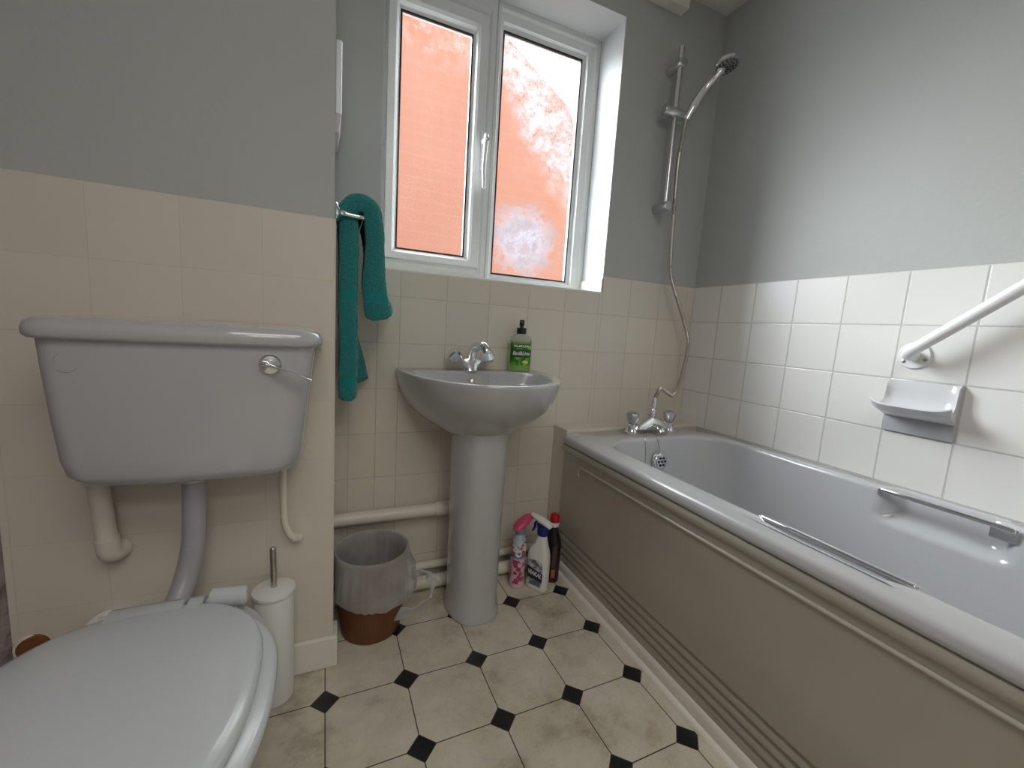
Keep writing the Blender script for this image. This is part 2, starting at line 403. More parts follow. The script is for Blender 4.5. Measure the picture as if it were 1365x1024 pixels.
# espagnolette handle
bm = bmn(); box(bm, -.958, -.942, YF-.022, YF-.012, 1.47, 1.605, .004, 3)
hb = obj('handle_plate', bm, M_white, win)
bm = bmn(); tube(bm, [(-.950, YF-.020, 1.565), (-.950, YF-.046, 1.565)], .010, 16)
tube(bm, spline([(-.948, YF-.040, 1.580), (-.950, YF-.048, 1.562), (-.954, YF-.053, 1.52), (-.955, YF-.050, 1.47), (-.951, YF-.046, 1.425), (-.950, YF-.044, 1.405)], 6), [(.0125-.00015*i, .009-.0001*i) for i in range(31)], 14)
obj('handle', bm, M_white, hb)
bm = bmn(); lathe(bm, [(.0055, 0), (.0055, .003), (.004, .004)], (-.948, YF-.060, 1.562), (0, -1, 0), 16); obj('keyhole', bm, M_steel, hb)

# outside: rendered gable of the house next door
def render_mat():
    n = N('orange_brick_render'); o = n.xyz()
    f = n.noise(1.6, 5, .6)
    base = n.mix(f, srgb(97, 54, 32), srgb(108, 61, 37))
    bt = n.new('ShaderNodeTexBrick'); cb = n.new('ShaderNodeCombineXYZ'); n.put(cb.inputs[0], o[0]); n.put(cb.inputs[1], o[2]); n.t.links.new(cb.outputs[0], bt.inputs[0])
    bt.inputs['Scale'].default_value = 1; bt.inputs['Brick Width'].default_value = .225; bt.inputs['Row Height'].default_value = .075; bt.inputs['Mortar Size'].default_value = .008
    bt.inputs['Mortar Smooth'].default_value = 1
    n.set(base=n.mix(n.M('MULTIPLY', bt.outputs['Fac'], .12), base, srgb(132, 92, 78)), rough=.9)
    return n.m
nh = thing('neighbouring_house', (-.4, 3.3, -2.6), 'orange brick gable wall of the house next door seen through the window', 'house')
bm = bmn()
pts = [(-1.32, -2.6), (3.6, -2.6), (3.6, .2), (.62, 2.10), (.33, 2.72), (-.32, 3.12), (-.95, 3.3), (-1.32, 3.2)]
loft(bm, [[(x, 3.3, z) for x, z in pts], [(x, 7, z) for x, z in pts]])
obj('brick_wall', bm, render_mat(), nh, smooth=False)
bm = bmn(); box(bm, -9, 9, 1.85, 9, -2.7, -2.6); struct(obj('ground', bm, mat('paving_outside', srgb(150, 145, 140), .9), smooth=False))

# ------------------------------------------------------------ bath
bt = thing('bathtub', (-.335, .52, 0), 'pale grey bathtub with champagne side panel along the right wall', 'bathtub')
X0, X1, Y0, Y1 = -.668, -.006, -.33, 1.3705
ix0, ix1, iy0, iy1 = -.602, -.086, -.24, 1.235
rings = []
for ins, z in ((.030, .512), (.006, .512), (.001, .517), (0, .524), (0, .533), (.0015, .539), (.006, .5435), (.012, .5455), (.030, .5500)):
    rings.append(rrect(X0+ins, X1-ins*.3, Y0+ins, Y1-ins*.3, .02, z))
zs = [.548, .540, .530, .52, .51, .50, .49, .48, .472, .464, .456, .446, .43, .40, .36, .31, .26, .22, .19, .172, .162, .157]
rings.append(rrect(ix0-.018, ix1+.018, iy0-.018, iy1+.018, .135, .5530))
rings.append(rrect(ix0-.008, ix1+.008, iy0-.008, iy1+.008, .130, .5525))
def sstep(a, b, x): t = max(0, min(1, (x-a)/(b-a))); return t*t*(3-2*t)
for z in zs:
    t = (.548-z)/.39
    ins = .045*t + .11*max(0, (.25-z)/.1)**2*1.0
    ins = max(ins, 0)
    rings.append(rrect(ix0+ins*.9, ix1-ins*.9, iy0+ins*2.2+.1*t, iy1-ins*.9-.02*t, .125+.02*t, z))
out = []
for r in rings:
    q = []
    for (x, y, z) in r:
        zz = sstep(.466, .486, z)
        if x > ix1-.05 and z < .5534 and x < ix1+.02:
            x += .040*zz*sstep(.425, .455, y)*(1-sstep(.640, .670, y))
        if x < ix0+.05 and z < .5534 and x > ix0-.02 and z > .4:
            x -= .020*zz*sstep(.385, .41, y)*(1-sstep(.615, .64, y))
        q.append((x, y, z))
    out.append(q)
bm = bmn(); loft(bm, out, False, True); obj('tub', bm, M_acr, bt, ang=60)
# side panel: profile in x-z, run along the bath
prof = [(-.640, .5115), (-.659, .5115), (-.6635, .509), (-.6655, .502), (-.6650, .492), (-.662, .486), (-.657, .483), (-.6555, .478), (-.6545, .30), (-.653, .185), (-.651, .176)]
z = .176; x = -.651
for k in range(4):
    prof += [(x+.0005, z-.003), (x+.0085, z-.010), (x+.0095, z-.014), (x+.004, z-.022), (x+.0045, z-.028)]; z -= .030; x += .004
prof += [(-.633, .042), (-.625, .036), (-.615, .036)]
bm = bmn(); extrude_y(bm, prof, -.33, 1.368); pn = obj('side_panel', bm, M_panel, bt, ang=30)
bm = bmn(); tube(bm, spline([(-.6562, 1.262, .420), (-.6564, 1.266, .436), (-.6566, 1.258, .449), (-.6568, 1.240, .454), (-.6568, 1.20, .455), (-.6568, .8, .457), (-.6568, .3, .462), (-.6568, -.33, .466)], 6), (.0046), 10)
obj('raised_moulding', bm, M_panel, pn)
# grips
for nm, xx, ya, yb_, sgn in (('grip', ix0+.001, .648, .385, 1), ('grip', ix1-.004, .672, .425, -1)):
    g = bmn()
    box(g, xx-.006, xx+.006, yb_, ya, .543, .555, .004, 3)
    g2 = obj(nm, g, M_chrome, bt)
    g = bmn(); box(g, xx-.003, xx+.006, yb_-.004, yb_+.040, .520, .553, .003, 2); obj('grip_bracket', g, M_chrome, g2)
    g = bmn(); box(g, xx-.003, xx+.006, ya-.012, ya+.004, .534, .553, .003, 2); obj('grip_bracket', g, M_chrome, g2)
# overflow
ov = bmn(); oy = 1.2135; oc = Vector((-.345, oy, .470)); on = Vector((0, -1, .12)).normalized()
lathe(ov, [(.034, 0), (.034, .004), (.031, .008), (.024, .009), (.024, .013), (.0005, .014)], oc, on, 32)
ovo = obj('overflow_rose', ov, M_chrome, bt)
hb_ = bmn(); u = Vector((1, 0, 0)); w = on.cross(u)
for k in range(7):
    a = 2*PI*k/6; p = oc+on*.0136+((u*math.cos(a)+w*math.sin(a))*.0145 if k < 6 else Vector((0, 0, 0)))
    lathe(hb_, [(.0042, 0), (.0042, .0016)], p, on, 12)
obj('overflow_holes', hb_, M_gap, ovo)
# bath mixer
tp = bmn()
TY = 1.310
for x in (-.405, -.225):
    lathe(tp, [(.026, 0), (.026, .006), (.022, .010), (.018, .024), (.019, .032), (.015, .036)], (x, TY, .5525), n=28)
loft(tp, [sup(.088, .020, 3.5, 36, -.315, TY-.003, .566), sup(.092, .024, 3.5, 36, -.315, TY-.003, .572), sup(.088, .023, 3, 36, -.315, TY-.003, .584), sup(.045, .020, 2.4, 36, -.315, TY, .604), sup(.024, .017, 2, 36, -.315, TY, .610)])
tube(tp, spline([(-.315, TY-.01, .580), (-.315, TY-.035, .580), (-.315, TY-.055, .575), (-.315, TY-.062, .566)], 5), [(.012, .018)]*16, 16)
tpo = obj('mixer_tap', tp, M_chrome, bt)
def faceted(bm, c, axis, prof, n=7):
    lathe(bm, prof, c, axis, n)
for x in (-.405, -.225):
    h = bmn(); faceted(h, (x, TY, .586), (0, 0, 1), [(.010, 0), (.016, .006), (.024, .028), (.0255, .036), (.022, .044), (.012, .049), (.001, .050)], 8)
    obj('tap_handle', h, M_sat, tpo, ang=20)
h = bmn(); lathe(h, [(.013, 0), (.013, .008), (.018, .010), (.018, .016), (.014, .018), (.014, .028), (.022, .031), (.022, .034), (.012, .036), (.010, .040)], (-.315, TY, .608), n=28)
lathe(h, [(.0115, 0), (.0115, .018), (.009, .040), (.0085, .044)], (-.315, TY, .645), (.15, 0, 1), n=20)
obj('hose_outlet', h, M_chrome, tpo)
# plug chain
h = bmn()
tube(h, spline([(-.352, TY-.028, .560), (-.352, TY-.055, .557), (-.345, 1.235, .548), (-.343, 1.222, .52), (-.338, 1.208, .490)], 6), .0014, 6)
tube(h, spline([(-.402, TY-.024, .560), (-.402, 1.25, .556), (-.402, 1.236, .548), (-.402, 1.226, .50), (-.402, 1.215, .42), (-.39, 1.20, .33)], 6), .0014, 6)
obj('plug_chain', h, M_steel, bt)

# ------------------------------------------------------------ shower
sr = thing('shower_rail', (-.264, YB, 1.40), 'brushed chrome shower riser rail fixed to the back wall', 'shower rail')
bm = bmn(); tube(bm, [(-.262, YB-.055, 1.405), (-.262, YB-.055, 1.985)], .0105, 20); obj('pole', bm, M_sat, sr)
for zz in (1.925, 1.420):
    bm = bmn(); lathe(bm, [(.018, 0), (.018, .073), (.0165, .076), (.001, .0765)], (-.262, YB-.001, zz), (0, -1, 0), 28)
    obj('wall_bracket', bm, M_sat, sr)
bm = bmn(); lathe(bm, [(.001, 0), (.017, .001), (.0185, .004), (.0185, .082), (.017, .085), (.0165, .087), (.0165, .112), (.015, .115), (.001, .116)], (-.318, YB-.055, 1.757), (1, -.10, -.06), 28)
obj('slider', bm, M_sat, sr)
sh = thing('shower_handset', (-.225, YB-.07, 1.75), 'chrome shower handset with hose, resting in the slider of the riser rail', 'shower head')
P0 = Vector((-.222, YB-.075, 1.735)); HC = Vector((-.130, 1.325, 1.915)); nrm = Vector((.08, -.28, -.95)).normalized()
bm = bmn()
hd = spline([P0, P0+Vector((.018, -.012, .05)), P0+Vector((.045, -.03, .105)), HC+Vector((-.026, .008, -.034)), HC+Vector((-.004, .004, -.006))-nrm*.010], 6)
tube(bm, hd, [.0105+.006*math.sin(PI*min(1, i/16)) + (.004 if i > 18 else 0) for i in range(len(hd))], 18)
obj('handle', bm, M_chrome, sh)
bm = bmn(); lathe(bm, [(.001, -.026), (.018, -.025), (.034, -.019), (.045, -.008), (.0475, .0), (.0465, .005), (.042, .007)], HC, nrm, 36)
hdo = obj('head', bm, M_chrome, sh)
bm = bmn(); lathe(bm, [(.001, .0075), (.040, .0075), (.0415, .0065), (.0415, .004)], HC, nrm, 36)
fc = obj('spray_face', bm, mat('grey_spray_face', srgb(140, 142, 146), .35), hdo)
bm = bmn(); u = nrm.orthogonal().normalized(); w = nrm.cross(u)
for ring, (rr, cnt, rd) in enumerate(((.0, 1, .004), (.012, 6, .0032), (.022, 10, .0040), (.033, 16, .0036))):
    for k in range(cnt):
        a = 2*PI*k/cnt+ring*.3
        lathe(bm, [(rd, 0), (rd*.7, .0016)], HC+nrm*.0075+(u*math.cos(a)+w*math.sin(a))*rr, nrm, 8)
obj('nozzles', bm, M_gap, fc)
hose = spline([P0+Vector((-.001, .002, .012)), (-.2255, 1.402, 1.69), (-.229, 1.408, 1.60), (-.224, 1.412, 1.48), (-.217, 1.414, 1.38), (-.210, 1.415, 1.27), (-.203, 1.41, 1.17), (-.165, 1.405, 1.085),
               (-.115, 1.40, .99), (-.083, 1.395, .905), (-.098, 1.385, .81), (-.135, 1.37, .725), (-.175, 1.355, .69), (-.225, 1.34, .705), (-.270, 1.325, .722), (-.300, TY, .700), (-.3085, TY, .682)], 10)
bm = bmn(); n_ = len(hose)*3
fine = [hose[min(len(hose)-1, i//3)].lerp(hose[min(len(hose)-1, i//3+1)], (i % 3)/3) for i in range(n_-2)]
tube(bm, fine, [.0078 if i % 2 else .0066 for i in range(len(fine))], 12)
obj('hose', bm, M_steel, sh)

# ------------------------------------------------------------ soap dish (one tile of the right wall)
sd = thing('soap_dish', (0, .655, .77), 'pale grey ceramic soap dish set in the white wall tiles above the bath', 'soap dish')
sy0, sy1, sz0, sz1 = .580, .7275, .699, .8455
bm = bmn(); box(bm, -.013, -TT+.001, sy0, sy1, sz0, sz1, .003, 2); obj('back_plate', bm, mat('mid_grey_ceramic', srgb(184, 186, 188), .18, .02), sd)
bm = bmn()
# shell: section from the top of the plate down the back, round the hollow and out to the lip
NY = 28; G = []
sec = [(-.013, .843), (-.016, .832), (-.017, .815), (-.018, .798), (-.022, .782), (-.032, .770), (-.046, .765), (-.060, .7655), (-.074, .769), (-.086, .776), (-.092, .779), (-.094, .776), (-.088, .768), (-.072, .757), (-.055, .750), (-.035, .745), (-.013, .742)]
for j in range(NY+1):
    t = j/NY; e_ = abs(2*t-1); row = []
    for i, (x, z) in enumerate(sec):
        d = -x-.013
        wide = 1+.14*(d/.08)*(1 if i < 13 else .8)
        y = (sy0+sy1)/2+(t-.5)*(sy1-sy0)*wide*.985
        lift = (.010*e_**5)*(min(1, d/.03))*(1 if i <= 11 else .6)
        xx = x if i in (0, 16) else x*(1-.20*e_**4 if i > 5 else 1)-(.010*e_**8 if 1 <= i <= 6 else 0)
        row.append((xx, y, z+lift))
    G.append(row)
rings = [[G[j][i] for i in range(len(sec))] for j in range(NY+1)]
loft(bm, rings); obj('dish', bm, mat('light_grey_ceramic', srgb(212, 213, 215), .12, .01), sd, ang=50)

# ------------------------------------------------------------ grab bar
gb = thing('grab_bar', (0, .686, .911), 'white angled grab bar screwed to the tiled right wall above the bath', 'grab bar')
for (yy, zz) in ((.687, .911), (.075, 1.455)):
    bm = bmn(); lathe(bm, [(.036, 0), (.036, .003), (.0335, .006), (.018, .0065), (.014, .008)], (-TT, yy, zz), (-1, 0, 0), 32)
    fl = obj('wall_flange', bm, M_bar, gb)
    for a in (200, 320, 80):
        bm = bmn(); lathe(bm, [(.0045, 0), (.0045, .001), (.002, .0022)], (-TT-.0064, yy+.026*math.cos(R(a)), zz+.026*math.sin(R(a))), (-1, 0, 0), 12)
        obj('screw', bm, M_steel, fl)
bm = bmn()
d_ = Vector((0, -.612, .544)).normalized()
a_ = Vector((-.010, .687, .911)); b_ = Vector((-.010, .075, 1.455)); off = Vector((-.052, 0, 0))
path = [a_, a_+off*.5] + [a_+off*.5+off*.5*math.sin(t*PI/2)+d_*.028*(1-math.cos(t*PI/2)) for t in (.25, .5, .75, 1)]
pb = [b_, b_+off*.5] + [b_+off*.5+off*.5*math.sin(t*PI/2)-d_*.028*(1-math.cos(t*PI/2)) for t in (.25, .5, .75, 1)]
tube(bm, path+[path[-1].lerp(pb[-1], k/10) for k in range(1, 10)]+pb[::-1], .0145, 20)
obj('tube', bm, M_bar, gb)

# ------------------------------------------------------------ basin
BX, BZ = -1.000, .767
bs = thing('wash_basin', (BX, 1.30, 0), 'pale grey pedestal wash basin against the tiled wall beneath the window', 'basin')
YBK = YB-TT-.001
def dring(a, d, yb, z, e=2.3, n=72, cx=BX, er=0):
    """D outline: straight back at yb, super-elliptic front of depth d"""
    p = []
    for i in range(n):
        t = PI*i/(n-1)
        c, s = math.cos(t), math.sin(t)
        p.append((cx+a*math.copysign(abs(c)**(2/e), c), yb-d*abs(s)**(2/e), z))
    for i in range(1, 24):
        p.append((cx-a+2*a*i/24, yb, z))
    return p
R_ = []
# outside, bottom to top
for k, (a, d, yb, z, cx) in enumerate([(.080, .140, YBK-.095, .583, -1.016), (.108, .182, YBK-.070, .5845, -1.014), (.140, .232, YBK-.035, .598, -1.010), (.172, .278, YBK-.004, .615, -1.006), (.204, .322, YBK, .640, -1.003),
                              (.229, .360, YBK, .672, BX), (.243, .387, YBK, .704, BX), (.2505, .402, YBK, .733, BX), (.254, .409, YBK, .752, BX), (.2548, .4115, YBK, .760, BX), (.2535, .410, YBK-.001, .765, BX), (.248, .405, YBK-.003, .7672, BX)]):
    R_.append(dring(a, d, yb, z, 2.25, cx=cx))
def iring(a, d, yc, z, n=72, e=2.2):
    # inner bowl opening, parametrised like dring (front arc then back run)
    p = []
    for i in range(n):
        t = PI*i/(n-1); c, s = math.cos(t), math.sin(t)
        p.append((BX+a*math.copysign(abs(c)**(2/e), c), yc-d*abs(s)**(2/e), z))
    db = d*.20
    for i in range(1, 24):
        t = PI+PI*i/24; c, s = math.cos(t), -math.sin(t)
        p.append((BX+a*math.copysign(abs(c)**(2/2.6), c), yc+db*abs(s)**(2/2.6), z))
    return p
yc = 1.350
for (a, d, z) in [(.222, .262, .7665), (.217, .256, .7640), (.212, .250, .756), (.200, .236, .732), (.180, .212, .702), (.150, .176, .676), (.105, .125, .657), (.05, .06, .649), (.02, .024, .647)]:
    R_.append(iring(a, d, yc-(.02 if z < .69 else 0), z))
bm = bmn(); loft(bm, R_, True, True); obj('bowl', bm, M_cer, bs, ang=60)
# pedestal
bm = bmn(); PX = -1.016
def pring(a, d, z): return [(PX+x, y, z) for x, y, z in [(a*math.copysign(abs(math.cos(t))**(2/2.8), math.cos(t)), 1.30-d*math.sin(t)*(1 if math.sin(t) > 0 else .75), z) for t in [2*PI*i/48 for i in range(48)]]]
loft(bm, [pring(a, d, z) for a, d, z in [(.083, .108, 0), (.086, .112, .003), (.086, .112, .012), (.082, .104, .035), (.0805, .100, .08), (.0815, .099, .2), (.083, .100, .35), (.085, .102, .48), (.0855, .103, .56), (.086, .104, .60)]])
obj('pedestal', bm, M_cer, bs, ang=50)
# basin mixer
tx, ty, tz = -1.020, 1.410, .7665
bm = bmn()
loft(bm, [sup(.024, .022, 2.2, 28, tx, ty, tz), sup(.026, .023, 2.2, 28, tx, ty, tz+.003), sup(.024, .020, 2.2, 28, tx, ty, tz+.010), sup(.034, .019, 2.4, 28, tx, ty, tz+.024), sup(.046, .017, 2.2, 28, tx, ty, tz+.036), sup(.030, .016, 2, 28, tx, ty, tz+.042), sup(.018, .015, 2, 28, tx, ty, tz+.047)])
sp = spline([(tx+.000, ty, tz+.030), (tx+.004, ty-.002, tz+.056), (tx+.009, ty-.012, tz+.078), (tx+.016, ty-.032, tz+.089), (tx+.023, ty-.056, tz+.086), (tx+.027, ty-.070, tz+.074), (tx+.0275, ty-.073, tz+.064)], 5)
tube(bm, sp, [(.0195-.00022*i, .0175-.00012*i) for i in range(len(sp))], 18)
bto = obj('mixer_tap', bm, M_chrome, bs)
for s_ in (-1, 1):
    h = bmn(); ax = Vector((s_*.80, -.12, .55)).normalized(); c0 = Vector((tx+s_*.032, ty-.004, tz+.036))
    lathe(h, [(.010, 0), (.013, .005), (.026, .026), (.0295, .036), (.025, .044), (.012, .050), (.001, .051)], c0, ax, 5)
    bmesh.ops.bevel(h, geom=list(h.edges), offset=.0016, segments=2, affect='EDGES')
    obj('tap_handle', h, M_chrome, bto, ang=25)
bm = bmn(); tube(bm, spline([(tx+.028, ty-.016, tz+.026), (tx+.040, ty-.028, tz+.006), (tx+.042, ty-.046, tz+.0015), (tx+.043, ty-.060, tz-.012), (tx+.042, ty-.075, tz-.06), (tx+.03, ty-.11, tz-.10)], 6), .0013, 6)
obj('plug_chain', bm, M_steel, bs)
bm = bmn(); lathe(bm, [(.001, 0), (.011, .0), (.012, .002), (.009, .004), (.001, .004)], (-1.015, 1.3885, .733), (0, -1, .25), 20); obj('overflow_ring', bm, M_steel, bs)

# ------------------------------------------------------------ hand soap
def label_mat():
    n = N('green_fruit_label'); o = n.xyz()
    f = n.noise(38, 3)
    n.set(base=n.ramp(f, [(.40, srgb(30, 92, 30)), (.5, srgb(82, 150, 40)), (.62, srgb(160, 200, 60))]), rough=.3); return n.m
hs = thing('soap_bottle', (-.838, 1.418, .768), 'green liquid hand soap bottle with black pump on the basin rim', 'bottle')
ca, sa = math.cos(R(-16)), math.sin(R(-16))
def hsp(x, y, z): return Vector((-.838+x*ca-y*sa, 1.418+x*sa+y*ca, .7675+z))
def hring(a, b, z, e=2.6, n=40): return [hsp(x, y, zz) for x, y, zz in sup(a, b, e, n, 0, 0, z)]
n = N('clear_green_soap'); g1 = n.set(base=srgb(176, 216, 130), rough=.08, trans=.55, ior=1.33, alpha=1.0)
bm = bmn(); loft(bm, [hring(a, b, z) for a, b, z in [(.034, .018, 0), (.037, .021, .003), (.038, .022, .012), (.038, .022, .098), (.0375, .0215, .106)]]); obj('liquid_soap', bm, g1, hs)
n = N('clear_bottle_plastic'); g2 = n.set(base=srgb(226, 232, 222), rough=.08, trans=.7, ior=1.1)
bm = bmn(); loft(bm, [hring(a, b, z) for a, b, z in [(.0375, .0215, .1062), (.035, .0205, .116), (.029, .018, .124), (.018, .014, .130), (.012, .012, .132)]]); obj('bottle_shoulder', bm, g2, hs)
bm = bmn(); loft(bm, [hring(a, a, z, 2) for a, z in [(.0155, .131), (.0165, .133), (.0165, .150), (.0145, .152), (.0065, .152), (.0065, .158), (.0085, .159), (.0085, .176), (.0065, .179)]])
tube(bm, [hsp(0, 0, .172), hsp(-.004, -.012, .171), hsp(-.008, -.024, .168)], .0042, 10)
obj('pump', bm, M_black, hs)
bm = bmn()
def lab(z0, z1, amax, m_, off, nm, par=hs):
    b = bmn(); k = 16; ra, rb = [], []
    for i in range(k+1):
        t = -PI/2+(-1+2*i/k)*amax; c, s = math.cos(t), math.sin(t)
        x = (.038+off)*math.copysign(abs(c)**(2/2.6), c); y = (.022+off)*math.copysign(abs(s)**(2/2.6), s)
        ra.append((x, y)); rb.append((x*.97, y*.97))
    lo = [hsp(x, y, z0) for x, y in ra]; hi = [hsp(x, y, z1) for x, y in ra]
    lo2 = [hsp(x, y, z0) for x, y in rb]; hi2 = [hsp(x, y, z1) for x, y in rb]
    loft(b, [lo2, lo, hi, hi2], False, False, False)
    return obj(nm, b, m_, par)
L1 = lab(.022, .099, 1.15, label_mat(), .0006, 'label')
lab(.050, .078, 1.15, mat('dark_green_label', srgb(22, 78, 34), .3), .0009, 'label_band', L1)
lab(.083, .094, .62, mat('dark_green_strip', srgb(14, 48, 26), .3), .0012, 'label_band', L1)
def sfn(zc, off=.0016):
    def f(x, y):
        xx = max(-.99, min(.99, x/.0395)); yy = -(.022+off)*(1-abs(xx)**2.6)**(1/2.6)
        return hsp(x, yy, zc+y)
    return f
M_ink = mat('white_ink', srgb(240, 240, 235), .4)
text_obj('lettering', 'PALMOLIVE', .0100, M_ink, L1, sfn(.0885), bold=.0003)
text_obj('lettering', 'Basil&Lime', .0185, M_ink, L1, sfn(.064), shear=.3, bold=.0002, sx=.72)
# lime slice on the label
bm = bmn(); f_ = sfn(.034, .0013)
vc = bm.verts.new(f_(.016, -.006)); ar = [bm.verts.new(f_(.016+.013*math.cos(a), -.006+.013*math.sin(a))) for a in [R(20+10*i) for i in range(15)]]
for a, b in zip(ar, ar[1:]): bm.faces.new((vc, a, b))
obj('lime_print', bm, mat('lime_print', srgb(196, 222, 90), .4), L1, smooth=False)

# ------------------------------------------------------------ bottles by the pedestal
def cylpt(cx, cy, r, yawd):
    """maps label x,y to the surface of a cylinder, facing yawd degrees left of -y"""
    def f(x, y, z0=0):
        a = R(-90-yawd)+x/r
        return Vector((cx+r*math.cos(a), cy+r*math.sin(a), y))
    return f
af = thing('air_freshener', (-.829, 1.335, 0), 'pink and white air freshener can with pink trigger top on the floor', 'air freshener')
def can_mat():
    n = N('blossom_printed_can'); o = n.xyz()
    f = n.noise(48, 2)
    fl = n.ramp(f, [(.50, (0, 0, 0)), (.55, (1, 1, 1))])
    zone = n.M('LESS_THAN', n.M('ABSOLUTE', n.M('SUBTRACT', o[2], .065)), .045)
    zone2 = n.M('LESS_THAN', n.M('ABSOLUTE', n.M('SUBTRACT', o[2], .155)), .022)
    base = n.ramp(o[2], [(.0, srgb(226, 190, 202)), (.112, srgb(222, 196, 208)), (.118, srgb(112, 124, 140)), (.135, srgb(112, 124, 140)), (.141, srgb(222, 222, 226)), (.19, srgb(160, 184, 196))])
    base = n.mix(n.M('MULTIPLY', fl, n.M('MAXIMUM', zone, zone2)), base, srgb(180, 74, 110))
    n.set(base=base, rough=.3); return n.m
bm = bmn(); lathe(bm, [(.022, 0), (.0255, .003), (.027, .008), (.027, .150), (.0265, .165), (.023, .182), (.017, .195), (.014, .198)], (-.829, 1.340, 0), n=32); can = obj('can', bm, can_mat(), af)
bm = bmn(); lathe(bm, [(.014, .195), (.0155, .200), (.0175, .212), (.018, .222)], (-.829, 1.340, 0), n=24); obj('collar', bm, mat('grey_collar', srgb(150, 150, 160), .4), af)
bm = bmn()
pp = [(-.856, 1.318, .222), (-.848, 1.322, .231), (-.825, 1.333, .241), (-.800, 1.345, .250), (-.782, 1.354, .253)]
tube(bm, pp, [(.006, .010), (.011, .019), (.013, .022), (.012, .020), (.007, .014)], 18); obj('trigger_cap', bm, M_pink, af)
fn = cylpt(-.829, 1.340, .0278, 25)
bm = bmn(); vs = [bm.verts.new(fn(.012*math.cos(a), .135+.013*math.sin(a))) for a in [2*PI*i/24 for i in range(24)]]; bm.faces.new(vs)
rb = obj('round_label', bm, M_ink, can, smooth=False)
fn2 = cylpt(-.829, 1.340, .0284, 25)
text_obj('lettering', 'febreze', .0078, M_blue, can, lambda x, y: fn2(x, .135+y), shear=.2)
M_mag = mat('blossom_ink', srgb(170, 60, 100), .4)
bm = bmn()
for (bx_, bz_) in ((-.010, .092), (.004, .078), (-.008, .062), (.006, .048), (-.004, .036), (.012, .060)):
    for k in range(5):
        a = 2*PI*k/5; c_ = (bx_+.0045*math.cos(a), bz_+.0045*math.sin(a))
        bm.faces.new([bm.verts.new(fn2(c_[0]+.0034*math.cos(t), c_[1]+.0034*math.sin(t))) for t in [2*PI*i/8 for i in range(8)]])
obj('blossom_print', bm, M_mag, can, smooth=False)

sb = thing('spray_bottle', (-.764, 1.305, 0), 'white trigger spray cleaner bottle with dark blue collar on the floor', 'spray bottle')
def rot(cx, cy, deg):
    c, s = math.cos(R(deg)), math.sin(R(deg))
    return lambda x, y, z: Vector((cx+x*c-y*s, cy+x*s+y*c, z))
sq = rot(-.764, 1.305, -58)   # broad label face turned to the left of the camera
bm = bmn(); loft(bm, [[sq(x, y, zz) for x, y, zz in sup(a, b, 3.2, 40, cx, 0, z)] for a, b, z, cx in
    [(.036, .019, 0, 0), (.040, .022, .004, 0), (.041, .023, .015, 0), (.041, .023, .115, 0), (.040, .0225, .130, 0), (.034, .021, .150, .002), (.023, .018, .170, .006), (.017, .015, .190, .008), (.015, .014, .205, .008)]])
body = obj('bottle', bm, M_wplas, sb)
bm = bmn(); loft(bm, [[sq(x, y, zz) for x, y, zz in sup(a, b, 2.4, 28, .008, 0, z)] for a, b, z in [(.017, .016, .203), (.019, .018, .208), (.020, .018, .222), (.024, .017, .240)]]); obj('collar', bm, M_blue, sb)
bm = bmn(); pth = [sq(.040, 0, .238), sq(.030, 0, .246), sq(.005, 0, .254), sq(-.022, 0, .262), sq(-.040, 0, .266)]
tube(bm, pth, [(.006, .010), (.011, .015), (.013, .016), (.010, .012), (.006, .009)], 16); hd_ = obj('spray_head', bm, M_wplas, sb)
bm = bmn(); tube(bm, spline([sq(-.016, 0, .250), sq(-.024, 0, .238), sq(-.026, 0, .222), sq(-.032, 0, .208)], 5), [(.004, .007)]*16, 10); obj('trigger', bm, M_blue, hd_)
n = N('bottle_label_print'); f = n.noise(45, 3); lm = n.set(base=n.ramp(f, [(.42, srgb(96, 104, 116)), (.52, srgb(176, 180, 186)), (.62, srgb(206, 208, 212))]), rough=.35)
def flat(poly, m_, nm, par, d, yo=-.0236):
    b = bmn(); a = [b.verts.new(sq(x, yo-d, z)) for x, z in poly]; b.faces.new(a); c_ = [b.verts.new(sq(x, yo+.002, z)) for x, z in poly]
    for i in range(len(a)): b.faces.new((a[i], a[(i+1) % len(a)], c_[(i+1) % len(a)], c_[i]))
    return obj(nm, b, m_, par, smooth=False)
lb = flat([(-.030, .020), (.026, .020), (.030, .040), (.028, .108), (.012, .118), (-.030, .110)], lm, 'label', body, .0003)
flat([(-.031, .046), (.030, .040), (.031, .072), (.0, .080), (-.031, .088)], mat('navy_label_panel', srgb(30, 34, 52), .4), 'label_panel', lb, .0007)
text_obj('lettering', 'VIAKAL', .0225, M_ink, lb, lambda x, y: sq(x, -.0247, .064+y-.10*x), shear=.25, bold=.0006, sx=.74)

bb = thing('drain_cleaner_bottle', (-.694, 1.333, 0), 'black bottle with red cap in the corner beside the bath panel', 'bottle')
bq = rot(-.694, 1.333, -38)
n = N('black_bottle_plastic'); f = n.noise(34, 3)
bmat = n.set(base=n.ramp(f, [(.55, (.008, .007, .008)), (.66, srgb(60, 28, 34))]), rough=.28)
bm = bmn(); loft(bm, [[bq(x, y, zz) for x, y, zz in sup(a, b, 2.8, 36, 0, 0, z)] for a, b, z in
    [(.026, .020, 0), (.029, .022, .004), (.030, .023, .02), (.030, .023, .120), (.0315, .024, .135), (.029, .022, .152), (.022, .019, .175), (.016, .016, .200), (.014, .014, .215)]]); bk = obj('bottle', bm, bmat, bb)
bm = bmn(); lathe(bm, [(.0165, .212), (.0175, .215), (.0175, .226), (.016, .229)], (-.694, 1.333, 0), n=24); obj('neck_ring', bm, M_wplas, bb)
